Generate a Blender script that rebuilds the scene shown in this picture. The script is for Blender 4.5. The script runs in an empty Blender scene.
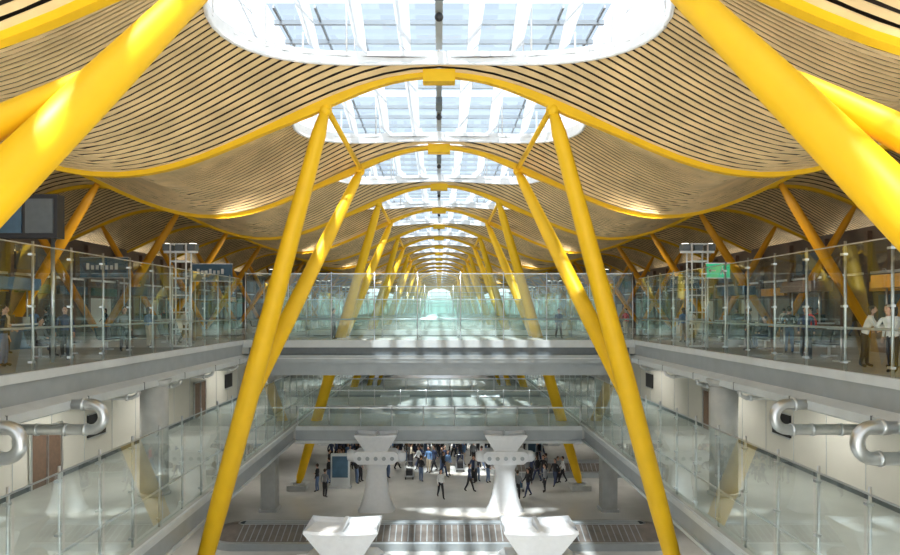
import bpy, math, random
from mathutils import Vector, Matrix
random.seed(4)
S=bpy.context.scene
ZO=11.3
F=650.0
# ------------------------------------------------------------ materials
def mat(name,col,rough=0.5,metal=0.0,noise=0.0,nscale=5.0,spec=0.5,emit=None,es=0):
    m=bpy.data.materials.new(name); m.use_nodes=True
    nt=m.node_tree; b=nt.nodes['Principled BSDF']
    b.inputs['Base Color'].default_value=(*col,1)
    b.inputs['Roughness'].default_value=rough
    b.inputs['Metallic'].default_value=metal
    b.inputs['Specular IOR Level'].default_value=spec
    if noise>0:
        tc=nt.nodes.new('ShaderNodeTexCoord'); n=nt.nodes.new('ShaderNodeTexNoise')
        n.inputs['Scale'].default_value=nscale; n.inputs['Detail'].default_value=4
        r=nt.nodes.new('ShaderNodeValToRGB')
        r.color_ramp.elements[0].position=0.3; r.color_ramp.elements[1].position=0.7
        r.color_ramp.elements[0].color=(*[c*(1-noise) for c in col],1)
        r.color_ramp.elements[1].color=(*[min(1,c*(1+noise)) for c in col],1)
        nt.links.new(tc.outputs['Object'],n.inputs['Vector'])
        nt.links.new(n.outputs['Fac'],r.inputs['Fac'])
        nt.links.new(r.outputs['Color'],b.inputs['Base Color'])
    if emit:
        b.inputs['Emission Color'].default_value=(*emit,1); b.inputs['Emission Strength'].default_value=es
    return m
def glassmat(name,tint,gl=(0.9,1.0,0.97),diffuse_mix=0.0,cap=0.75,base=0.06):
    m=bpy.data.materials.new(name); m.use_nodes=True; nt=m.node_tree
    for n in list(nt.nodes): nt.nodes.remove(n)
    o=nt.nodes.new('ShaderNodeOutputMaterial'); t=nt.nodes.new('ShaderNodeBsdfTransparent')
    t.inputs['Color'].default_value=(*tint,1)
    g=nt.nodes.new('ShaderNodeBsdfGlossy'); g.inputs['Roughness'].default_value=0.02
    g.inputs['Color'].default_value=(*gl,1)
    lw=nt.nodes.new('ShaderNodeLayerWeight'); lw.inputs['Blend'].default_value=0.5
    pw=nt.nodes.new('ShaderNodeMath'); pw.operation='POWER'; pw.inputs[1].default_value=3.0
    mu=nt.nodes.new('ShaderNodeMath'); mu.operation='MULTIPLY_ADD'; mu.inputs[1].default_value=cap; mu.inputs[2].default_value=base
    mx=nt.nodes.new('ShaderNodeMixShader')
    nt.links.new(lw.outputs['Facing'],pw.inputs[0]); nt.links.new(pw.outputs[0],mu.inputs[0]); nt.links.new(mu.outputs[0],mx.inputs[0])
    nt.links.new(g.outputs[0],mx.inputs[2])
    if diffuse_mix>0:  # blends a pale green diffuse and translucent share into the pane
        d=nt.nodes.new('ShaderNodeBsdfTranslucent'); d.inputs['Color'].default_value=(0.65,0.92,0.84,1)
        d2=nt.nodes.new('ShaderNodeBsdfDiffuse'); d2.inputs['Color'].default_value=(0.65,0.92,0.84,1)
        md=nt.nodes.new('ShaderNodeMixShader'); md.inputs[0].default_value=0.5
        nt.links.new(d.outputs[0],md.inputs[1]); nt.links.new(d2.outputs[0],md.inputs[2])
        m3=nt.nodes.new('ShaderNodeMixShader'); m3.inputs[0].default_value=diffuse_mix
        nt.links.new(t.outputs[0],m3.inputs[1]); nt.links.new(md.outputs[0],m3.inputs[2]); nt.links.new(m3.outputs[0],mx.inputs[1])
    else: nt.links.new(t.outputs[0],mx.inputs[1])
    nt.links.new(mx.outputs[0],o.inputs[0])
    return m
M={}
M['yellow']=mat('yellow_paint',(0.86,0.51,0.010),0.5,noise=0.04,nscale=1.5,spec=0.35)
M['orange']=mat('orange_paint',(0.80,0.36,0.01),0.45,noise=0.04,nscale=1.5)
M['slat']=mat('bamboo_slat',(0.76,0.56,0.295),0.55,noise=0.16,nscale=0.9)
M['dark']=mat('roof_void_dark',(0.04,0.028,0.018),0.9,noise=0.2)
M['white']=mat('white_paint',(0.85,0.86,0.87),0.45,noise=0.03)
M['steel']=mat('brushed_steel',(0.66,0.68,0.69),0.3,0.9,noise=0.06)
M['grey']=mat('grey_cladding',(0.38,0.41,0.42),0.4,0.2,noise=0.06,nscale=2)
M['lgrey']=mat('light_grey_edge',(0.60,0.63,0.63),0.45,noise=0.05,nscale=2)
M['mull']=mat('mullion_grey',(0.42,0.46,0.50),0.45,noise=0.05,nscale=2)
M['dgrey']=mat('dark_grey_metal',(0.13,0.15,0.16),0.45,0.2,noise=0.08)
M['conc']=mat('concrete',(0.48,0.49,0.47),0.75,noise=0.12,nscale=1.7)
M['stone']=mat('pale_stone_floor',(0.62,0.61,0.57),0.2,noise=0.07,nscale=0.8)
M['gfloor']=mat('gallery_floor',(0.52,0.53,0.50),0.25,noise=0.07,nscale=0.8)
M['cream']=mat('cream_wall',(0.77,0.76,0.69),0.6,noise=0.04,nscale=0.5)
M['brown']=mat('brown_door',(0.20,0.13,0.09),0.5,noise=0.15)
M['shop']=mat('shop_dark',(0.15,0.11,0.08),0.5,noise=0.35,nscale=0.35)
M['rubber']=mat('belt_rubber',(0.17,0.145,0.125),0.42,noise=0.2,nscale=3)
M['black']=mat('black_plastic',(0.02,0.02,0.022),0.4,noise=0.1)
M['apron']=mat('apron_concrete',(0.55,0.55,0.53),0.9,noise=0.1,nscale=0.05)
M['green']=mat('exit_green',(0.02,0.35,0.16),0.4,emit=(0.05,0.8,0.4),es=0.4)
M['dgreen']=mat('shop_green',(0.05,0.14,0.10),0.5,noise=0.2)
M['blue']=mat('sign_blue',(0.06,0.13,0.20),0.4,noise=0.2,nscale=2)
M['lamp']=mat('lamp_lens',(1,1,1),0.4,emit=(1,0.95,0.85),es=4)
M['glass']=glassmat('clear_green_glass',(0.92,0.97,0.955))
M['glassx']=glassmat('bridge_glass',(0.89,0.965,0.945),diffuse_mix=0.07)
M['skyglass']=glassmat('roof_glazing',(0.56,0.63,0.69),cap=0.2)
m=bpy.data.materials.new('translucent_fin'); m.use_nodes=True; nt=m.node_tree
for n in list(nt.nodes): nt.nodes.remove(n)
o=nt.nodes.new('ShaderNodeOutputMaterial'); d=nt.nodes.new('ShaderNodeBsdfDiffuse'); t=nt.nodes.new('ShaderNodeBsdfTranslucent')
no=nt.nodes.new('ShaderNodeTexNoise'); no.inputs['Scale'].default_value=1.0
rp=nt.nodes.new('ShaderNodeValToRGB'); rp.color_ramp.elements[0].color=(0.84,0.86,0.88,1); rp.color_ramp.elements[1].color=(0.9,0.91,0.92,1)
nt.links.new(no.outputs['Fac'],rp.inputs['Fac']); nt.links.new(rp.outputs['Color'],d.inputs['Color'])
t.inputs['Color'].default_value=(0.93,0.94,0.95,1)
mx=nt.nodes.new('ShaderNodeMixShader'); mx.inputs[0].default_value=0.5
nt.links.new(d.outputs[0],mx.inputs[1]); nt.links.new(t.outputs[0],mx.inputs[2]); nt.links.new(mx.outputs[0],o.inputs[0])
M['fin']=m
# ------------------------------------------------------------ builder
class B:
    def __init__(s): s.v=[];s.f=[];s.m=[];s.ms=[];s.sm=[]
    def mi(s,k):
        if k not in s.ms: s.ms.append(k)
        return s.ms.index(k)
    def quad(s,a,b,c,d,k):
        n=len(s.v); s.v+= [a,b,c,d]; s.f.append((n,n+1,n+2,n+3)); s.m.append(s.mi(k)); s.sm.append(False)
    def box(s,x0,x1,y0,y1,z0,z1,k):
        if x0>x1:x0,x1=x1,x0
        n=len(s.v)
        s.v+=[(x0,y0,z0),(x1,y0,z0),(x1,y1,z0),(x0,y1,z0),(x0,y0,z1),(x1,y0,z1),(x1,y1,z1),(x0,y1,z1)]
        for q in ((0,3,2,1),(4,5,6,7),(0,1,5,4),(1,2,6,5),(2,3,7,6),(3,0,4,7)):
            s.f.append(tuple(n+i for i in q)); s.m.append(s.mi(k)); s.sm.append(False)
    def prism(s,poly,axis,a0,a1,k):
        n=len(s.v);N=len(poly)
        for a in (a0,a1):
            for p in poly:
                s.v.append({'y':(p[0],a,p[1]),'x':(a,p[0],p[1]),'z':(p[0],p[1],a)}[axis])
        for i in range(N):
            j=(i+1)%N; s.f.append((n+i,n+j,n+N+j,n+N+i)); s.m.append(s.mi(k)); s.sm.append(False)
        s.f.append(tuple(n+i for i in range(N))[::-1]); s.f.append(tuple(n+N+i for i in range(N)))
        s.m+=[s.mi(k)]*2; s.sm+=[False]*2
    def tube(s,pts,rad,k,seg=12,caps=True):
        pts=[Vector(p) for p in pts]
        if not isinstance(rad,(list,tuple)): rad=[rad]*len(pts)
        n=len(s.v); up=None
        for i,p in enumerate(pts):
            t=(pts[min(i+1,len(pts)-1)]-pts[max(i-1,0)]).normalized()
            if up is None:
                up=Vector((0,0,1)) if abs(t.z)<0.9 else Vector((0,1,0))
            a=t.cross(up).normalized(); b=a.cross(t).normalized(); up=b
            for j in range(seg):
                an=2*math.pi*j/seg
                s.v.append(tuple(p+(a*math.cos(an)+b*math.sin(an))*rad[i]))
        for i in range(len(pts)-1):
            for j in range(seg):
                j2=(j+1)%seg
                s.f.append((n+i*seg+j,n+i*seg+j2,n+(i+1)*seg+j2,n+(i+1)*seg+j)); s.m.append(s.mi(k)); s.sm.append(True)
        if caps:
            s.f.append(tuple(n+j for j in range(seg))[::-1]); s.f.append(tuple(n+(len(pts)-1)*seg+j for j in range(seg)))
            s.m+=[s.mi(k)]*2; s.sm+=[False]*2
    def ball(s,c,r,k,seg=12,rings=8,sc=(1,1,1)):
        n=len(s.v)
        for i in range(rings+1):
            th=math.pi*i/rings
            for j in range(seg):
                ph=2*math.pi*j/seg
                s.v.append((c[0]+r*sc[0]*math.sin(th)*math.cos(ph),c[1]+r*sc[1]*math.sin(th)*math.sin(ph),c[2]+r*sc[2]*math.cos(th)))
        for i in range(rings):
            for j in range(seg):
                j2=(j+1)%seg
                s.f.append((n+i*seg+j,n+(i+1)*seg+j,n+(i+1)*seg+j2,n+i*seg+j2)); s.m.append(s.mi(k)); s.sm.append(True)
    def mesh(s,name,zo=ZO):
        me=bpy.data.meshes.new(name)
        me.from_pydata([(v[0],v[1],v[2]+zo) for v in s.v],[],s.f)
        for k in s.ms: me.materials.append(M[k])
        me.polygons.foreach_set('material_index',s.m); me.polygons.foreach_set('use_smooth',s.sm)
        me.update(); return me
    def build(s,name,parent=None,zo=ZO):
        o=bpy.data.objects.new(name,s.mesh(name,zo)); S.collection.objects.link(o)
        if parent: o.parent=parent
        return o
# ------------------------------------------------------------ roof
P=10.2; YB0=2.3; BAY=9.0; NB=24; YEND=YB0+BAY*(NB-1)
HA,HB=5.5,4.1; XMAX=29.0
def prof(x): return 5.83+1.54*math.cos(math.pi*x/P)
def zr(x,y):
    t=((y-YB0)/BAY)%1.0
    return prof(x)+math.sin(math.pi*t)*(0.4+1.4*abs(math.cos(math.pi*x/(2*P))))
def xe(y):
    t=((y-YB0)/BAY)%1.0; dy=(t-0.5)*BAY
    return HA*math.sqrt(1-(dy/HB)**2) if abs(dy)<HB else 0.0
def xs(a,b,step):
    n=max(1,int(math.ceil((b-a)/step))); return [a+(b-a)*i/n for i in range(n+1)]
slat=B(); y=1.0; pitch=0.245; w=0.15; th=0.025
while y<YEND-0.2:
    e0,e1=xe(y),xe(y+w)
    step=0.85 if y<60 else 1.4
    for sg in (-1,1):
        n=max(2,int(math.ceil((XMAX-max(e0,e1))/step)))
        base=len(slat.v)
        for i in range(n+1):
            a=e0+(XMAX-e0)*i/n; b=e1+(XMAX-e1)*i/n
            z0,z1=zr(a,y),zr(b,y+w)
            slat.v+=[(sg*a,y,z0),(sg*b,y+w,z1),(sg*a,y,z0+th),(sg*b,y+w,z1+th)]
        k=slat.mi('slat')
        for i in range(n):
            q=base+i*4
            for (c,d) in ((0,1),(0,2),(1,3)):
                slat.f.append((q+c,q+d,q+4+d,q+4+c)); slat.m.append(k); slat.sm.append(False)
    y+=pitch
slat.build('ceiling_bamboo_slats')
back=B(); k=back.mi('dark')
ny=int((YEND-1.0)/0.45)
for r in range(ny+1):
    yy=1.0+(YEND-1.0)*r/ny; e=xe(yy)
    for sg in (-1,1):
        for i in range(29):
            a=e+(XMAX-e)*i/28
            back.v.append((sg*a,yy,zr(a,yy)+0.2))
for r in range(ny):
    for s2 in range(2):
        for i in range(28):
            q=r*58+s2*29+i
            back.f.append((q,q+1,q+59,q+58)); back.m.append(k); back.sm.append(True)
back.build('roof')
# skylights
for b in range(0,NB-1):
    yc=YB0+BAY*(b+0.5)
    g=B(); N=48
    ring=[]
    for i in range(N):
        a=2*math.pi*i/N; x=HA*math.cos(a); yy=yc+HB*math.sin(a); ring.append((x,yy,zr(abs(x),yy)))
    top=9.75
    for i in range(N):
        p,q=ring[i],ring[(i+1)%N]
        g.quad((p[0],p[1],p[2]-0.05),(q[0],q[1],q[2]-0.05),(q[0],q[1],q[2]+0.35),(p[0],p[1],p[2]+0.35),'white')
    g.tube([(p[0],p[1],p[2]-0.04) for p in ring]+[ring[0]],0.05,'white',6,False)
    far = b>11
    for j in range(-4,5):
        if j==0: continue
        x=(abs(j)-0.35)*1.30*(1 if j>0 else -1); L=HB*math.sqrt(max(0,1-(x/HA)**2))*0.98
        sg=1 if j>0 else -1
        n=2 if far else 8; prev=None
        for i in range(n+1):
            yy=yc-L+2*L*i/n; hh=0.35+0.65*math.sin(math.pi*(0.12+0.76*i/n))
            zb=zr(abs(x),yy)+0.15
            c=((x,yy,zb),(x+sg*0.62*hh,yy,zb+hh*0.55),(x+sg*0.02,yy,zb+0.10))
            if prev:
                g.quad(prev[0],c[0],c[1],prev[1],'fin'); g.quad(prev[0],c[0],c[2],prev[2],'fin')
            prev=c
    g.quad((-HA,yc-HB,top+0.05),(HA,yc-HB,top+0.05),(HA,yc+HB,top+0.05),(-HA,yc+HB,top+0.05),'skyglass')
    for j in range(-2,3):
        yy=yc+j*1.55
        g.box(-HA,HA,yy-0.05,yy+0.05,top-0.2,top-0.05,'mull')
    for j in range(-4,5):
        x=j*1.32; g.box(x-0.035,x+0.035,yc-HB,yc+HB,top-0.10,top,'mull')
    for i in range(0,N,4):
        p=ring[i]; g.tube([(p[0],p[1],p[2]+0.3),(p[0],p[1],top)],0.03,'white',6)
    g.box(-0.10,0.10,yc-HB,yc+HB,8.0,8.14,'grey')
    for i in range(5):
        g.tube([(0,yc-3.4+i*1.7,8.1),(0,yc-3.4+i*1.7,top-0.1)],0.03,'steel',6)
    if not far:
        g.box(-0.12,0.12,yc-0.5,yc+0.5,7.78,8.0,'dgrey'); g.ball((0,yc+1.6,7.87),0.12,'black')
        g.box(-0.10,0.10,yc-2.6,yc-2.3,7.8,8.0,'black')
    g.build('skylight')
# arch beams
for b in range(NB):
    yy=YB0+BAY*b
    g=B(); prev=None
    for x in xs(-XMAX,XMAX,0.5):
        z=prof(x)+0.06
        ax=abs(abs(x)-3.56); d=0.14+0.14*math.exp(-(ax/1.5)**2)+ (0.04 if abs(x)>3.5 else 0)
        hw=0.12
        c=((x,yy-hw,z-d),(x,yy+hw,z-d),(x,yy+hw,z),(x,yy-hw,z))
        if prev:
            for i in range(4):
                j=(i+1)%4; g.quad(prev[i],c[i],c[j],prev[j],'yellow')
        prev=c
    g.box(-0.5,0.5,yy-0.2,yy+0.2,prof(0)-0.26,prof(0)+0.12,'yellow')
    if b<NB-1 and b%2==0:
        for sg in (-1,1):
            g.tube([(sg*3.56,yy+BAY*t,prof(3.56)-0.1) for t in (0,1)],0.10,'yellow',8)
    g.build('roof_arch_beam')
# ------------------------------------------------------------ pillars
def lerp(a,b,t): return tuple(a[i]+(b[i]-a[i])*t for i in range(3))
TRB=(8.95,3.0,-11.0)
for kk in range(0,NB//2):
    y0=YB0+18*kk
    for sg in (-1,1):
        g=B()
        T=(sg*3.56,y0,6.25); Bm=(sg*TRB[0],y0+TRB[1],TRB[2])
        ts=[0,0.04,0.25,0.5,0.75,0.97,1]
        g.tube([lerp(T,Bm,t) for t in ts],[0.14,0.23,0.29,0.34,0.33,0.25,0.13],'yellow',20)
        J=lerp(T,Bm,0.54); T2=(sg*3.56,y0+9,6.25)
        g.tube([lerp(T2,J,t) for t in (0,0.05,0.35,0.7,1)],[0.13,0.21,0.28,0.31,0.28],'yellow',20)
        for q in (T,T2):
            g.ball((q[0],q[1],q[2]+0.02),0.2,'yellow')
            g.box(q[0]-0.2,q[0]+0.2,q[1]-0.14,q[1]+0.14,q[2]+0.02,q[2]+0.2,'yellow')
        if kk==0:
            g.tube([(sg*4.40,9.65,3.85),(sg*4.85,8.75,3.08),(sg*5.43,7.66,2.1),(sg*6.9,4.8,-0.4),(sg*8.4,2.0,-3.0)],[0.02,0.13,0.20,0.26,0.26],'yellow',16)
        g.build('inclined_yellow_pillar')
        p=B(); bx,by=Bm[0],Bm[1]
        p.box(bx-0.6,bx+0.6,by-0.6,by+0.6,-11.3,-10.98,'conc')
        p.tube([(bx,by,-10.98),(bx,by,-10.9)],0.35,'steel',16)
        p.build('pillar_footing')
        if kk<8:
            for dy in (0,9):
                q=B()
                a=(sg*15.4,y0+dy,prof(15.4)-0.15); c=(sg*20.6,y0+dy+1.2,-1.55)
                q.tube([lerp(a,c,t) for t in (0,0.1,0.5,0.9,1)],[0.12,0.2,0.25,0.2,0.12],'orange',12)
                a2=(sg*24.5,y0+dy,prof(24.5)-0.15)
                q.tube([lerp(a2,c,t) for t in (0,0.1,0.5,0.9,1)],[0.12,0.2,0.25,0.2,0.12],'orange',12)
                q.build('gallery_strut')
# ------------------------------------------------------------ floors
YN=-6.0; YF=YEND+2
XU=10.6; XM=8.6
g=B(); g.box(-45,45,YN,YF,-11.6,-11.3,'stone'); g.build('floor')
g=B(); g.box(-900,900,-600,1500,-11.9,-11.65,'apron'); g.build('ground_apron')
for sg,nm in ((-1,'left'),(1,'right')):
    g=B()
    g.box(sg*XU,sg*30,YN,YF,-2.5,-1.6,'gfloor')
    g.build('floor_upper_'+nm)
    g=B()
    g.box(sg*(XU-0.12),sg*(XU+0.0),YN,YF,-1.80,-1.56,'lgrey')
    g.box(sg*(XU-0.04),sg*XU,YN,YF,-2.35,-1.80,'grey')
    g.prism([(sg*XU,-2.35),(sg*(XU-0.04),-2.35),(sg*(XU-0.36),-2.50),(sg*(XU-0.36),-2.72),(sg*XU,-2.85)],'y',YN,YF,'lgrey')
    yy=1.0
    while yy<120:
        g.box(sg*(XU-0.37),sg*(XU-0.03),yy-0.02,yy+0.02,-2.73,-2.48,'dgrey'); yy+=3.6
    g.build('trim_upper_'+nm)
    g=B(); g.box(sg*XM,sg*30,YN,YF,-7.55,-6.8,'gfloor'); g.build('floor_middle_'+nm)
    g=B()
    g.box(sg*(XM-0.12),sg*XM,YN,YF,-6.98,-6.76,'lgrey'); g.box(sg*(XM-0.05),sg*XM,YN,YF,-7.6,-6.98,'grey')
    g.box(sg*(XM-0.12),sg*XM,YN,YF,-7.70,-7.58,'lgrey')
    g.build('trim_middle_'+nm)
    g=B(); g.box(sg*15.5,sg*15.8,YN,YF,-6.8,-2.5,'cream')
    yy=2.0
    while yy<110: g.box(sg*15.48,sg*15.5,yy-0.012,yy+0.012,-6.8,-2.5,'lgrey'); yy+=2.4
    g.build('wall_middle_'+nm)
    g=B(); g.box(sg*15.46,sg*15.5,YN,YF,-6.8,-6.64,'dgrey'); g.build('baseboard_'+nm)
    for i,yy in enumerate((24.6,41,52) if sg<0 else (36,52)):
        d=B(); d.box(sg*15.42,sg*15.46,yy,yy+1.9,-6.8,-4.6,'brown'); d.box(sg*15.38,sg*15.46,yy-0.1,yy,-6.8,-4.5,'steel')
        d.box(sg*15.38,sg*15.46,yy+1.9,yy+2.0,-6.8,-4.5,'steel'); d.box(sg*15.38,sg*15.46,yy-0.1,yy+2.0,-4.6,-4.5,'steel')
        d.box(sg*15.34,sg*15.42,yy+0.93,yy+0.97,-6.8,-4.6,'steel'); d.build('door_%d'%(i+1+(4 if sg>0 else 0)))
    for yy in (28.6,47.0):
        d=B(); d.box(sg*15.42,sg*15.5,yy,yy+1.5,-5.6,-4.6,'black'); d.box(sg*15.4,sg*15.44,yy-0.06,yy+1.56,-5.66,-5.6,'steel'); d.box(sg*15.4,sg*15.44,yy-0.06,yy+1.56,-4.6,-4.54,'steel'); d.build('wall_monitor')
    g=B(); g.box(sg*22,sg*22.3,YN,YF,-11.3,-7.55,'conc'); g.build('wall_ground_'+nm)
    g=B(); g.box(sg*27,sg*27.4,YN,YF,-1.6,5.3,'shop')
    yy=0
    while yy<130:
        g.box(sg*26.7,sg*27,yy,yy+0.35,-1.6,5.0,'brown')
        g.box(sg*26.85,sg*27,yy+0.35,yy+4.5,2.3,2.45,'steel')
        if random.random()<0.6: g.box(sg*26.6,sg*27,yy+0.6,yy+4.2,1.2,1.8,random.choice(['blue','grey','orange','brown','dgreen','dgrey']))
        if random.random()<0.7: g.box(sg*26.9,sg*27,yy+0.6,yy+3.8,-1.3,1.0,random.choice(['blue','lgrey','cream','brown']))
        if random.random()<0.5: g.box(sg*26.9,sg*27,yy+0.8,yy+4.0,2.7,4.2,random.choice(['blue','dgrey','grey']))
        yy+=4.5
    g.build('wall_shopfront_'+nm)
    g=B(); 
    yy=-4.0
    while yy<YF:
        g.box(sg*28.9,sg*29.1,yy-0.08,yy+0.08,-11.3,4.6,'steel'); yy+=3
    for z in (-1.5,2.6,4.4): g.box(sg*28.9,sg*29.1,YN,YF,z-0.08,z+0.08,'steel')
    g.build('window_facade_'+nm)
g=B(); g.box(-22,22,60,60.3,-11.3,-7.6,'shop')
for i in range(9): g.box(-20+i*5,-19.6+i*5,59.8,60,-11.3,-7.6,'conc')
for i in range(8): 
    if i%2==0: g.box(-18.8+i*5,-16+i*5,59.9,60,-11.3,-9.0,'lgrey')
g.build('wall_back')
g=B()
for i in range(-11,12): g.box(i*2.4-0.06,i*2.4+0.06,YF-0.3,YF-0.1,-11.3,8,'steel')
for z in (-6.8,-1.5,1.5,4): g.box(-27,27,YF-0.3,YF-0.1,z-0.1,z+0.1,'steel')
g.build('window_end')
# ------------------------------------------------------------ columns
def col(x,y,z0,z1,r,nm='concrete_column'):
    g=B(); g.tube([(x,y,z0),(x,y,z0+0.12)],r*1.15,'conc',24); g.tube([(x,y,z0+0.12),(x,y,z1-0.25)],r,'conc',24); g.tube([(x,y,z1-0.25),(x,y,z1)],[r,r*1.25],'conc',24)
    g.build(nm)
for sg in (-1,1):
    yy=6.2
    while yy<120:
        col(sg*10.6,yy,-6.8,-2.55,0.5); yy+=18
    yy=18.9
    while yy<110:
        g=B(); x=sg*9.6
        g.box(x-0.42,x+0.42,yy-0.42,yy+0.42,-11.3,-7.9,'conc')
        g.prism([(x-0.42,-8.3),(x+0.42,-8.3),(x+0.9,-7.55),(x-0.8,-7.55)],'y',yy-0.42,yy+0.42,'conc')
        g.box(x-0.5,x+0.5,yy-0.5,yy+0.5,-11.3,-11.15,'steel')
        g.build('concrete_pier'); yy+=18
# ------------------------------------------------------------ glass screens
def screen_y(name,x,y0,y1,z0,h,step,sg,rail=1.15):
    g=B(); y=y0
    while y<y1-0.1:
        g.quad((x,y+0.04,z0+0.06),(x,y+step-0.04,z0+0.06),(x,y+step-0.04,z0+h-0.12),(x,y+0.04,z0+h-0.12),'glass')
        px=x+sg*0.10
        g.tube([(px,y,z0-0.3),(px,y,z0+h)],0.035,'steel',8)
        for zz in (0.25,h*0.5,h-0.35):
            g.box(px-0.09,px+0.03,y-0.07,y+0.07,z0+zz-0.03,z0+zz+0.03,'steel')
        y+=step
    g.tube([(x+sg*0.12,y0,z0+rail),(x+sg*0.12,y1,z0+rail)],0.035,'steel',8)
    g.box(x-0.02,x+0.02,y0,y1,z0+h-0.13,z0+h-0.10,'steel')
    return g.build(name)
def screen_x(name,x0,x1,y,z0,h,step,rail=1.15):
    g=B(); n=max(1,round((x1-x0)/step)); st=(x1-x0)/n
    for i in range(n+1):
        x=x0+i*st
        if i<n: g.quad((x+0.04,y,z0+0.06),(x+st-0.04,y,z0+0.06),(x+st-0.04,y,z0+h-0.1),(x+0.04,y,z0+h-0.1),'glassx')
        g.tube([(x,y-0.06,z0-0.2),(x,y-0.06,z0+h)],0.03,'steel',8)
    g.tube([(x0,y+0.08,z0+rail),(x1,y+0.08,z0+rail)],0.04,'steel',8)
    g.box(x0,x1,y-0.02,y+0.02,z0+h-0.12,z0+h-0.07,'steel')
    g.build(name)
bridges=[34.9+18*i for i in range(6)]
BW=5.0
for sg in (-1,1):
    segs=[(YN+3.4,bridges[0]-0.1)]+[(bridges[i]+BW,bridges[i+1]) for i in range(4)]+[(bridges[4]+BW,140)]
    for a,b in segs:
        screen_y('glass_balustrade',sg*(XU+0.05),a,b-0.2,-1.6,3.45,1.8,sg)
    screen_y('glass_balustrade',sg*(XM+0.12),YN+3.1,120,-6.8,3.2,1.8,sg)
for i,y in enumerate(bridges):
    g=B()
    g.box(-XU,XU,y,y+BW,-2.3,-1.62,'gfloor')
    g.box(-XU+0.1,XU-0.1,y-0.12,y,-1.95,-1.56,'lgrey'); g.box(-XU+0.4,XU-0.4,y-0.04,y,-2.35,-1.95,'dgrey')
    g.box(-XU+0.4,XU-0.4,y-0.3,y,-2.75,-2.35,'grey')
    g.box(-XU+1.2,XU-1.2,y+0.5,y+BW-0.5,-3.5,-2.35,'grey')
    g.box(-XU+0.4,XU-0.4,y-0.34,y,-2.55,-2.50,'lgrey')
    g.box(-XU+0.1,XU-0.1,y+BW,y+BW+0.12,-2.1,-1.56,'lgrey')
    g.build('footbridge')
    screen_x('glass_balustrade',-XU+0.2,XU-0.2,y+0.05,-1.6,3.7,2.3)
    if i<2: screen_x('glass_balustrade',-XU+0.2,XU-0.2,y+BW-0.1,-1.6,2.4,2.3)
for i,(y,wd) in enumerate(((38.2,5.0),(46.5,5.0),(54.5,5.0))):
    g=B()
    g.box(-XM+0.02,XM-0.02,y,y+wd,-7.5,-6.82,'gfloor'); g.box(-XM+0.2,XM-0.2,y-0.1,y,-7.0,-6.76,'lgrey')
    g.box(-XM+0.2,XM-0.2,y-0.05,y,-7.65,-7.0,'grey'); g.box(-XM+0.2,XM-0.2,y-0.2,y,-7.75,-7.6,'lgrey')
    g.build('footbridge')
    screen_x('glass_balustrade',-XM+0.3,XM-0.3,y+0.05,-6.8,1.2,1.8,1.1)
# ------------------------------------------------------------ ducts
for sg in (-1,1):
    for yy in (14.6,18.2):
        g=B(); pts=[(sg*12.6,yy,-3.32)]
        cx=9.75
        for i in range(0,11):
            a=-math.pi/2-math.pi*i/10*0.95
            pts.append((sg*(cx+0.36*math.cos(a)),yy,-2.96+0.36*math.sin(a)))
        pts.append((sg*(XU-0.3),yy,-2.62))
        g.tube(pts,0.15,'steel',14)
        for xx in (9.85,10.4,11.2): g.tube([(sg*xx,yy,-3.32),(sg*(xx+0.08),yy,-3.32)],0.18,'steel',14)
        g.tube([(sg*9.9,yy,-2.61),(sg*10.0,yy,-2.61)],0.18,'steel',14)
        g.box(sg*12.5,sg*12.7,yy-0.06,yy+0.06,-3.32,-2.5,'steel')
        g.build('ventilation_duct')
    for yy in (22,25.6,29.2,32.8):
        g=B(); g.tube([(sg*12.2,yy,-2.95),(sg*10.4,yy,-2.95),(sg*10.2,yy,-2.85),(sg*10.15,yy,-2.72)],0.07,'steel',10); g.tube([(sg*10.5,yy,-2.95),(sg*10.6,yy,-2.95)],0.1,'steel',10); g.box(sg*12.1,sg*12.2,yy-.04,yy+.04,-2.95,-2.5,'steel'); g.build('drain_pipe')
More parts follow.
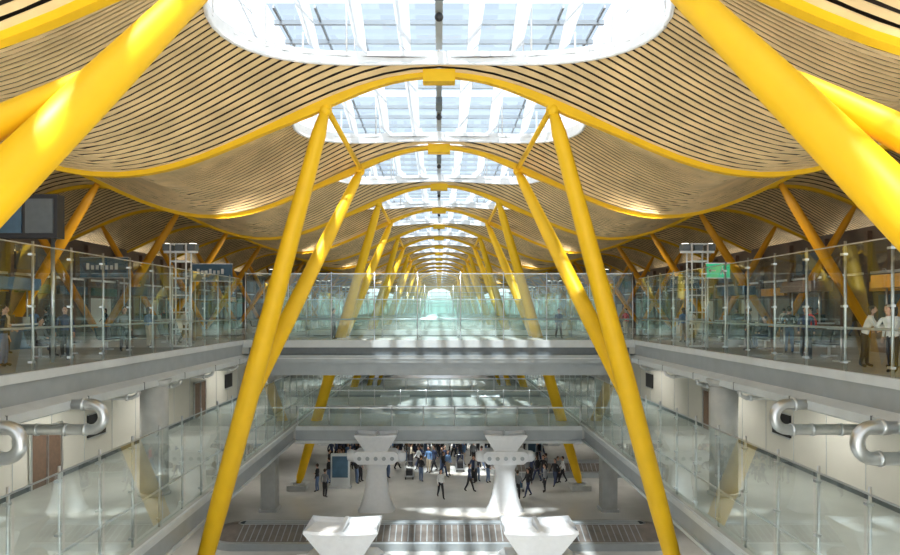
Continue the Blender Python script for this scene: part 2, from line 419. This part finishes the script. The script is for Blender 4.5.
# ------------------------------------------------------------ ventilation towers
def tower(x,y):
    g=B(); z=-11.3
    secs=[(0,1.05,0.75),(0.25,0.92,0.66),(0.8,0.74,0.54),(1.6,0.60,0.44),(2.3,0.55,0.42),(2.6,0.66,0.46),(2.8,0.95,0.55)]
    n=len(g.v); N=24; k=g.mi('white')
    for h,a,b in secs:
        for i in range(N):
            t=2*math.pi*i/N; c,s_=math.cos(t),math.sin(t)
            g.v.append((x+a*math.copysign(abs(c)**0.6,c),y+b*math.copysign(abs(s_)**0.6,s_),z+h))
    for r in range(len(secs)-1):
        for i in range(N):
            j=(i+1)%N; g.f.append((n+r*N+i,n+r*N+j,n+(r+1)*N+j,n+(r+1)*N+i)); g.m.append(k); g.sm.append(True)
    zb=z+2.8
    g.prism([(x-1.25,zb+0.1),(x-1.0,zb-0.12),(x+1.0,zb-0.12),(x+1.25,zb+0.1),(x+1.25,zb+0.45),(x+1.05,zb+0.6),(x-1.05,zb+0.6),(x-1.25,zb+0.45)],'y',y-0.55,y+0.55,'white')
    for sgx in (-1,1):
        g.tube([(x+sgx*1.2,y,zb+0.24),(x+sgx*1.55,y,zb+0.24),(x+sgx*1.66,y,zb+0.24)],[0.34,0.30,0.2],'white',18)
    for i in range(5):
        xx=x-0.92+i*0.46
        for sy in (-1,1):
            g.tube([(xx,y+sy*0.53,zb+0.22),(xx,y+sy*0.60,zb+0.22)],0.17,'white',14)
            g.tube([(xx,y+sy*0.58,zb+0.22),(xx,y+sy*0.61,zb+0.22)],0.115,'grey',14)
    zt=zb+0.6
    S4=[(0,0.66,0.42,0),(0.12,0.70,0.46,0),(0.88,1.18,0.80,0.05),(0.97,1.16,0.78,0.06)]
    n=len(g.v)
    for h,a,b,ex in S4:
        row=[]
        for i in range(9): u=-1+2*i/8; row.append((x+a*u,y-b,zt+h+ex*(u*u-0.6)))
        for i in range(1,5): v=-1+2*i/5; row.append((x+a,y+b*v,zt+h+ex*0.4))
        for i in range(9): u=1-2*i/8; row.append((x+a*u,y+b,zt+h+ex*(u*u-0.6)))
        for i in range(1,5): v=1-2*i/5; row.append((x-a,y+b*v,zt+h+ex*0.4))
        g.v+=row
    L=len(row)
    for r in range(3):
        for i in range(L):
            j=(i+1)%L; g.f.append((n+r*L+i,n+r*L+j,n+(r+1)*L+j,n+(r+1)*L+i)); g.m.append(k); g.sm.append(False)
    for sgx in (-1,1):
        g.quad((x+sgx*1.14,y-0.77,zt+0.96),(x+sgx*0.06,y-0.77,zt+0.92),(x+sgx*0.10,y+0.77,zt+0.74),(x+sgx*1.05,y+0.77,zt+0.80),'white')
    g.box(x-0.06,x+0.06,y-0.77,y+0.77,zt+0.7,zt+0.97,'white')
    g.build('ventilation_tower')
for xa,xb,yy in ((-3.1,3.22,21.2),(-3.55,3.75,37.0),(-3.6,3.8,53)):
    tower(xa,yy); tower(xb,yy)
# ------------------------------------------------------------ baggage carousel
def carousel(x0,x1,yc,r0,r1,nm='baggage_carousel'):
    g=B(); N=24
    def loop(r):
        p=[]
        for i in range(N+1): a=math.pi/2+math.pi*i/N; p.append((x0+r*math.cos(a),yc+r*math.sin(a)))
        for i in range(N+1): a=-math.pi/2+math.pi*i/N; p.append((x1+r*math.cos(a),yc+r*math.sin(a)))
        return p
    L=[(r1,-11.3,'dgrey'),(r1,-10.95,'grey'),(r1-0.1,-10.9,'steel'),(r1-0.14,-10.9,'rubber'),((r0+r1)/2,-10.72,'rubber'),(r0+0.1,-10.50,'rubber'),(r0,-10.50,'steel'),(r0,-11.3,'dgrey')]
    loops=[[(p[0],p[1],z) for p in loop(r)] for r,z,_ in L]
    for a in range(len(L)-1):
        la,lb=loops[a],loops[a+1]
        for i in range(len(la)):
            j=(i+1)%len(la); g.quad(la[i],la[j],lb[j],lb[i],L[a+1][2])
    nn=int((x1-x0)/0.3)
    for i in range(nn):
        x=x0+i*0.3
        for sy in (-1,1):
            ya,yb=yc+sy*(r0+0.12),yc+sy*(r1-0.16)
            g.quad((x,ya,-10.485),(x+0.05,ya,-10.485),(x+0.05,yb,-10.885),(x,yb,-10.885),'grey')
    g.box(x0,x1,yc-r0+0.02,yc+r0-0.02,-11.3,-10.48,'grey')
    g.build(nm)
carousel(-9.6,9.9,32.3,0.25,1.75)
carousel(5.0,16,45.4,0.45,1.4)
g=B()
for i in range(3):
    x=-1.6+i*2.4
    g.box(x,x+1.9,46.2,46.3,-8.9,-7.95,'white'); g.tube([(x+0.85,46.25,-7.95),(x+0.85,46.25,-7.5)],0.03,'steel',6)
g.build('hanging_sign_board')
for x,y in ((-6.3,41.5),(7.2,49)):
    g=B(); g.box(x-0.6,x+0.6,y-0.12,y+0.12,-11.3,-9.1,'lgrey'); g.box(x-0.5,x+0.5,y-0.15,y-0.12,-10.6,-9.25,'blue'); g.box(x-0.7,x+0.7,y-0.25,y+0.25,-11.3,-11.15,'steel'); g.build('information_totem')
def trolley(x,y):
    g=B(); z=-11.3
    g.box(x-0.3,x+0.3,y-0.45,y+0.45,z+0.18,z+0.24,'steel')
    for a,b in ((-0.25,-0.38),(0.25,-0.38),(0,0.38)): g.tube([(x+a-0.03,y+b,z+0.09),(x+a+0.03,y+b,z+0.09)],0.09,'black',10)
    g.tube([(x-0.27,y+0.42,z+0.24),(x-0.27,y+0.6,z+1.0),(x+0.27,y+0.6,z+1.0),(x+0.27,y+0.42,z+0.24)],0.025,'steel',6)
    g.box(x-0.22,x+0.22,y-0.35,y+0.25,z+0.24,z+0.6,random.choice(['blue','black','brown'])); g.build('baggage_trolley')
for p in ((-2,44),(1.5,46),(5,41),(-4.6,47)): trolley(*p)
# ------------------------------------------------------------ lamp masts
def spot(loc,to,power,ang=150,size=0.25,col=(1,0.94,0.84),blend=0.6,parent=None):
    l=bpy.data.lights.new('lamp_fill_light','SPOT'); l.energy=power; l.spot_size=math.radians(ang); l.spot_blend=blend; l.shadow_soft_size=size; l.color=col
    o=bpy.data.objects.new('lamp_fill_light',l); S.collection.objects.link(o)
    o.location=(loc[0],loc[1],loc[2]+ZO); d=Vector(to)-Vector(loc); o.rotation_euler=d.to_track_quat('-Z','Y').to_euler()
    if parent: o.parent=parent
def mast(x,y,power):
    g=B(); z=-1.6
    for a,b in ((-0.35,-0.3),(0.35,-0.3),(0.35,0.3),(-0.35,0.3)): g.tube([(x+a,y+b,z),(x+a,y+b,z+4.6)],0.04,'white',8)
    h=0.0
    while h<4.7:
        g.box(x-0.37,x+0.37,y-0.33,y-0.27,z+h,z+h+0.05,'white'); g.box(x-0.37,x+0.37,y+0.27,y+0.33,z+h,z+h+0.05,'white')
        g.box(x-0.38,x-0.33,y-0.3,y+0.3,z+h,z+h+0.05,'white'); g.box(x+0.33,x+0.38,y-0.3,y+0.3,z+h,z+h+0.05,'white'); h+=0.76
    for a in (-0.55,0.0,0.55):
        g.box(x+a-0.18,x+a+0.18,y-0.22,y+0.22,z+4.3,z+4.6,'dgrey'); g.tube([(x+a,y,z+4.6),(x+a,y,z+4.63)],0.15,'lamp',12)
    g.box(x-0.75,x+0.75,y-0.05,y+0.05,z+4.2,z+4.3,'white')
    o=g.build('uplighter_mast')
    s_=math.copysign(1,x)
    spot((x-0.8*s_,y,z+4.75),(0,y-0.5,5.2),power,85,blend=1.0,parent=o)
    if y<90: spot((x+0.8*s_,y,z+4.75),(x+8*s_,y-2,z+2.5),500,130,blend=1.0,parent=o)  # second spot, added to brighten the gallery behind the mast
for sg in (-1,1):
    for i,y in enumerate((11.0,29.2,47.2,65.2,83.2,101.2,125)): mast(sg*11.6,y,2800 if i else 1300)
def down(x,y,z,p):  # downlights added to brighten the middle galleries and baggage hall
    g=B(); g.tube([(x,y,z-0.08),(x,y,z)],0.18,'steel',12); g.tube([(x,y,z-0.1),(x,y,z-0.08)],0.14,'lamp',12); o=g.build('added_downlight')
    spot((x,y,z-0.16),(x,y,z-3),p,150,0.12,(1,0.96,0.88),parent=o)
for sg in (-1,1):
    for y in (16,25,34,45,58): down(sg*13,y,-2.5,430)
    for y in (30,42,54): down(sg*12,y,-7.55,240)
for y in (40.5,49,57): 
    for x in (-4,4): down(x,y,-7.5,220)
# ------------------------------------------------------------ signs and clutter
def hang_sign(x,y,z,w_,h_,k):
    g=B(); g.box(x-w_/2,x+w_/2,y-0.06,y+0.06,z-h_/2,z+h_/2,k); g.box(x-w_/2-0.04,x+w_/2+0.04,y-0.04,y+0.08,z-h_/2-0.04,z-h_/2,'steel')
    g.box(x-w_/2-0.04,x+w_/2+0.04,y-0.04,y+0.08,z+h_/2,z+h_/2+0.04,'steel')
    for a in (-1,1): g.tube([(x+a*w_*0.42,y+0.02,-1.6),(x+a*w_*0.42,y+0.02,z+h_/2)],0.03,'steel',8)
    if k=='green':
        g.box(x-w_*0.4,x-w_*0.12,y-0.08,y-0.06,z-0.03,z+0.03,'white'); g.prism([(x-w_*0.45,z),(x-w_*0.33,z-0.1),(x-w_*0.33,z+0.1)],'y',y-0.08,y-0.06,'white')
        g.box(x+w_*0.12,x+w_*0.2,y-0.08,y-0.06,z-0.05,z+0.1,'white'); g.ball((x+w_*0.17,y-0.07,z+0.15),0.035,'white',8,6); g.box(x+w_*0.08,x+w_*0.13,y-0.08,y-0.06,z-0.17,z-0.04,'white'); g.box(x+w_*0.19,x+w_*0.26,y-0.08,y-0.06,z-0.15,z-0.04,'white')
    else:
        for i in range(7):
            xx=x-w_*0.36+i*w_*0.1; g.box(xx,xx+w_*0.06,y-0.08,y-0.06,z-h_*0.1,z+h_*(0.12 if i%3 else 0.22),'white')
    g.build('wayfinding_sign')
hang_sign(12.1,28.2,1.75,1.0,0.6,'green'); hang_sign(-12.4,35.5,2.1,2.2,0.9,'blue'); hang_sign(-17,33,2.2,2.4,1.0,'blue'); hang_sign(15.5,41,1.8,1.8,0.7,'blue')
g=B(); g.box(-14.8,-11.75,20,20.4,2.25,3.6,'black'); 
for i in range(3): g.box(-14.65+i*0.97,-13.8+i*0.97,19.95,20.0,2.4,3.45,'blue' if i%2 else 'dgrey')
for a in (-14.5,-12.0): g.tube([(a,20.2,-1.6),(a,20.2,2.25)],0.06,'steel',8)
g.build('departures_board')
def table(x,y):
    g=B(); z=-1.6; g.tube([(x,y,z+1.02),(x,y,z+1.06)],0.4,'white',20); g.tube([(x,y,z+0.03),(x,y,z+1.02)],0.03,'steel',8); g.tube([(x,y,z),(x,y,z+0.03)],0.25,'steel',16); g.build('bar_table')
def bench(x,y,k='black'):
    g=B(); z=-1.6
    for i in range(4):
        yy=y+i*0.6
        g.box(x-0.24,x+0.24,yy-0.26,yy+0.26,z+0.40,z+0.46,k); s_=math.copysign(1,x)
        g.prism([(x+s_*0.22,z+0.46),(x+s_*0.30,z+0.46),(x+s_*0.42,z+0.92),(x+s_*0.34,z+0.92)],'y',yy-0.26,yy+0.26,k)
    g.box(x-0.05,x+0.05,y-0.3,y+2.1,z+0.33,z+0.40,'steel')
    for yy in (y,y+1.8):
        g.box(x-0.04,x+0.04,yy-0.03,yy+0.03,z,z+0.35,'steel'); g.box(x-0.28,x+0.28,yy-0.03,yy+0.03,z,z+0.05,'steel')
    g.build('waiting_bench')
def counter(x,y,k):
    g=B(); z=-1.6; g.box(x-0.5,x+0.5,y,y+2.6,z,z+1.0,k); g.box(x-0.6,x+0.6,y-0.1,y+2.7,z+1.0,z+1.07,'lgrey'); g.box(x-0.45,x+0.45,y+0.4,y+0.9,z+1.07,z+1.45,'black'); g.box(x-0.45,x+0.45,y+1.4,y+1.9,z+1.07,z+1.35,'steel')
    for b in (0.1,2.4): g.tube([(x,y+b,z+1.0),(x,y+b,z+2.6)],0.04,'steel',8)
    g.box(x-0.5,x+0.5,y-0.1,y+2.6,z+2.5,z+3.0,random.choice(['brown','dgrey','blue','orange']))
    g.build('service_counter')
for y in (16.4,20.6,24): table(12.75,y)
for y in (23,27.5,32,44,49): bench(13.8,y)
for y in (18,22.5,27,33,44,49): bench(-13.8,y)
for x,y,k in ((-19,23,'brown'),(-18,26,'blue'),(-17.5,38,'brown'),(17.5,23,'brown'),(17.5,29.8,'brown'),(-18.5,44,'lgrey'),(17.5,44,'lgrey'),(17,36,'dgrey')): counter(x,y,k)
# ------------------------------------------------------------ people
cl={'c_black':(0.03,0.03,0.035),'c_navy':(0.05,0.07,0.14),'c_white':(0.85,0.85,0.83),'c_red':(0.7,0.04,0.04),'c_blue':(0.15,0.28,0.5),'c_beige':(0.55,0.45,0.32),'c_jean':(0.12,0.18,0.3),'c_grey':(0.25,0.26,0.27),'skin':(0.62,0.38,0.27),'hair':(0.05,0.03,0.02),'eye':(0.02,0.02,0.02),'lip':(0.5,0.16,0.14),'shoe':(0.04,0.035,0.03)}
for k,c in cl.items(): M[k]=mat(k,c,0.8,noise=0.08,nscale=8)
def person(loc,rot,pose='stand',shirt='c_navy',pants='c_black',longhair=False,fingers=False,skirt=False):
    V=[];E=[];R=[];LB=[]
    def add(p,r,par=None,lab='s'):
        V.append(Vector(p));R.append(r if isinstance(r,tuple) else (r,r))
        if par is not None: E.append((par,len(V)-1)); LB.append(lab)
        return len(V)-1
    lean=0.0; pz=0.93
    if pose=='sit': pz=0.54
    if pose=='lean': lean=-0.16
    pel=add((0,0,pz),(0.15,0.11)); wa=add((0,lean*.3,pz+.17),(0.13,0.095),pel,'s'); ch=add((0,lean*.8,pz+.36),(0.16,0.11),wa,'s')
    nb=add((0,lean,pz+.50),(0.08,0.07),ch,'s'); nk=add((0,lean*1.1,pz+.58),(0.052,0.052),nb,'k')
    hd=Vector((0,lean*1.2-0.015,pz+.70))
    hp=add(tuple(hd),(0.05,0.05),nk,'k')
    st={'walk':0.24,'stand':0.02,'lean':0.05,'sit':0}[pose]
    for sd in (-1,1):
        s_=sd*st
        if pose=='sit':
            hip=add((sd*.09,-.02,pz-.01),(.09,.085),pel,'p'); kn=add((sd*.12,-.44,pz+.0),(.065,.065),hip,'p'); an=add((sd*.12,-.42,.09),(.042,.045),kn,'p')
        else:
            hip=add((sd*.085,0,.87),(.098,.095),pel,'p'); kn=add((sd*.095,-.03-s_*.55,.48),(.07,.072),hip,'p'); an=add((sd*.1,(-s_*1.1)+(.03 if s_<0 else 0),.09 if s_>=0 or pose!='walk' else .14),(.048,.05),kn,'p')
        a=V[an]; add((a.x+sd*.015,a.y-.16,max(.04,a.z-.05)),(.042,.035),an,'h')
        sh=add((sd*.18,lean,pz+.46),(.058,.06),ch,'s')
        if pose=='sit': el=(sd*.23,-.08,pz+.2); wr=(sd*.14,-.3,pz+.13)
        elif pose=='lean': el=(sd*.24,lean-.14,1.16); wr=(sd*.13,lean-.38,1.12)
        elif pose=='walk': el=(sd*.23,.03+s_*.4,1.13); wr=(sd*.24,-.08+s_*.8,.9)
        elif sd>0: el=(.24,.02,1.12); wr=(.25,-.06,.88)
        else: el=(-.25,-.0,1.13); wr=(-.17,-.24,1.08)
        e=add(el,(.044,.044),sh,'s'); w_=add(wr,(.029,.029),e,'s')
        d=(Vector(wr)-Vector(el)).normalized(); hand=add(tuple(Vector(wr)+d*.075),(.033,.018) if fingers else (.036,.024),w_,'k')
        if fingers:
            side=d.cross(Vector((0,1,0.3))).normalized()
            for fi,(o_,l_) in enumerate(((-.03,.06),(-.01,.075),(.01,.07),(.028,.055))):
                b_=V[hand]+side*o_+d*.02; f1=add(tuple(b_),.009,hand,'k'); f2=add(tuple(b_+d*l_*.5+Vector((0,-.006,-.01))),.0085,f1,'k'); add(tuple(b_+d*l_+Vector((0,-.01,-.03))),.007,f2,'k')
            t1=add(tuple(V[w_]+d*.03-side*.04),.011,w_,'k'); add(tuple(V[w_]+d*.07-side*.06),.009,t1,'k')
    me=bpy.data.meshes.new('tmp'); me.from_pydata([tuple(v) for v in V],E,[]); me.update()
    ob=bpy.data.objects.new('tmp',me); S.collection.objects.link(ob)
    md=ob.modifiers.new('s','SKIN')
    sv=me.skin_vertices[0].data
    for i,r in enumerate(R): sv[i].radius=r
    sv[0].use_root=True
    ss=ob.modifiers.new('d','SUBSURF'); ss.levels=1; ss.render_levels=1
    if fingers: ss.levels=2
    dg=bpy.context.evaluated_depsgraph_get(); dg.update()
    ev=ob.evaluated_get(dg); m2=bpy.data.meshes.new_from_object(ev)
    g=B(); kk={'s':shirt,'p':pants,'k':'skin','h':'shoe'}
    g.v=[tuple(v.co) for v in m2.vertices]
    for p in m2.polygons:
        c=p.center; best=1e9;lab='s'
        for (a,b),l in zip(E,LB):
            A,Bv=V[a],V[b]; ab=Bv-A; t=max(0,min(1,(c-A).dot(ab)/max(1e-9,ab.length_squared))); d=(c-(A+ab*t)).length-R[a][0]*(1-t)-R[b][0]*t
            if d<best: best=d; lab=l
        if lab=='s' and pose!='sit' and c.z<0.93 and abs(c.x)<0.2: lab='p'
        g.f.append(tuple(p.vertices)); g.m.append(g.mi(kk[lab])); g.sm.append(True)
    bpy.data.objects.remove(ob); bpy.data.meshes.remove(me)
    g.ball(hd,0.1,'skin',14,10,(.80,.95,1.18))
    g.ball(hd+Vector((0,.022,.03)),0.104,'hair',14,10,(.86,.93,1.08))
    if longhair: g.ball(hd+Vector((0,.06,-.07)),0.1,'hair',12,8,(.8,.5,1.4))
    g.ball(hd+Vector((0,-.10,-.015)),0.018,'skin',8,6,(.8,1,1.4))
    for sd in (-1,1):
        g.ball(hd+Vector((sd*.032,-.086,.012)),0.010,'eye',6,4); g.ball(hd+Vector((sd*.082,0,-.005)),0.022,'skin',8,6,(.4,.8,1.3))
    g.ball(hd+Vector((0,-.088,-.055)),0.018,'lip',8,4,(1.2,.5,.4))
    if skirt:
        g.tube([(0,0,.98),(0,0,.75),(0,0,.5)],[.15,.19,.23],pants,16)
    me=g.mesh('person',0)
    o=bpy.data.objects.new('person',me); S.collection.objects.link(o)
    o.location=(loc[0],loc[1],loc[2]+ZO); o.rotation_euler=(0,0,rot); return me
G=-11.29;U=-1.59
protos=[]
def place(me,loc,rot,sc=1.0):
    o=bpy.data.objects.new('person',me); S.collection.objects.link(o); o.location=(loc[0],loc[1],loc[2]+ZO); o.rotation_euler=(0,0,rot); o.scale=(sc,)*3
protos.append(person((0.1,39.2,G),0.3,'walk','c_white','c_black'))
protos.append(person((1.9,40.6,G),1.2,'walk','c_navy','c_black'))
protos.append(person((-1.2,43,G),2.6,'stand','c_black','c_jean'))
protos.append(person((0.6,44.5,G),0.6,'stand','c_blue','c_beige',True))
protos.append(person((4.7,38.9,G),3.0,'stand','c_grey','c_black'))
protos.append(person((5.4,39.4,G),-1.2,'walk','c_black','c_navy',True))
protos.append(person((-2.0,47,G),1.6,'stand','c_beige','c_black'))
protos.append(person((3.0,46,G),4.0,'walk','c_red','c_jean'))
dk=[protos[1],protos[2],protos[4],protos[5]]
rx=random.Random(7)
n=0
while n<115:
    x=rx.uniform(-8,8.2); y=rx.uniform(42.2,54)
    if x>3.2 and 43.6<y<47.2: continue
    if abs(abs(x)-3.7)<1.3 and y>51.5: continue
    if any(abs(x-a)<0.9 and abs(y-b)<0.9 for a,b in ((-2,44),(1.5,46),(5,41),(-4.6,47),(7.2,49),(-6.3,41.5))): continue
    place(rx.choice(protos[:7]+dk+dk),(x,y,G),rx.uniform(0,6.28),rx.uniform(0.94,1.06)); n+=1
for x,y in ((-6.9,39.3),(-5.2,43),(6.6,40.5),(7.5,42),(6.9,43),(-7.6,40.6)): place(rx.choice(dk),(x,y,G),rx.uniform(0,6.28))
person((12.35,43,U),-1.0,'stand','c_red','c_beige')
person((12.0,18.35,U),-0.7+1.6,'lean','c_white','c_black',True,True)
person((12.6,18.0,U),2.9,'stand','c_white','c_grey',True,True)
person((11.6,16.6,U),-1.2,'lean','c_white','c_black',True,True)
person((13.8,27.5,U),-1.57,'sit','c_black','c_navy')
person((-13.8,22.5,U),1.57,'sit','c_grey','c_black')
person((-12.2,21.2,U),0.4,'walk','c_navy','c_black',False,True)
person((-12.4,18.5,U),1.9,'stand','c_black','c_jean',True,True)
for x,y in ((12.2,21.6),(13.2,24.5),(12.4,26.0),(12.2,31.5),(-12.3,25.4),(-12.6,28.2),(-12.1,31),(16,28),(-16,24),(15,20.5),(-15.6,20.6),(14.5,19.0),(16.5,22),(-14.9,24.9),(12.4,33)): place(rx.choice(dk+protos),(x,y,U),rx.uniform(0,6.28))
for i in range(14):
    sg=rx.choice((-1,1)); place(rx.choice(protos),(sg*rx.uniform(21.5,25),rx.uniform(22,60),U),rx.uniform(0,6.28))
for x,y in ((-6,37),(7,38)): place(rx.choice(dk),(x,y,-1.61),rx.uniform(0,6.28))
# ------------------------------------------------------------ light
W=bpy.data.worlds.new('sky'); S.world=W; W.use_nodes=True; nt=W.node_tree
bg=nt.nodes['Background']; sk=nt.nodes.new('ShaderNodeTexSky'); sk.sky_type='HOSEK_WILKIE'
sk.sun_direction=Vector((-0.12,-0.3,0.95)).normalized(); sk.turbidity=4; sk.ground_albedo=0.5
mxc=nt.nodes.new('ShaderNodeMix'); mxc.data_type='RGBA'; mxc.inputs[0].default_value=0.75
mxc.inputs[7].default_value=(0.86,0.93,1.0,1)
nt.links.new(sk.outputs[0],mxc.inputs[6]); nt.links.new(mxc.outputs[2],bg.inputs['Color']); bg.inputs['Strength'].default_value=2.0
sun=bpy.data.lights.new('sun','SUN'); sun.energy=13; sun.angle=0.03; sun.color=(1,0.97,0.92)
so=bpy.data.objects.new('sun',sun); S.collection.objects.link(so); so.location=(0,0,60)
so.rotation_euler=Vector((0.12,0.3,-0.95)).to_track_quat('-Z','Y').to_euler()
# ------------------------------------------------------------ camera
c=bpy.data.cameras.new('camera'); co=bpy.data.objects.new('camera',c); S.collection.objects.link(co)
co.location=(0,0,ZO); co.rotation_euler=(math.pi/2,0,0)
c.sensor_width=36; c.lens=36*F/900; c.shift_x=11/900; c.shift_y=33.5/900; c.clip_end=3000; c.clip_start=0.05
S.camera=co
S.view_settings.view_transform='Standard'
S.cycles.transparent_max_bounces=24
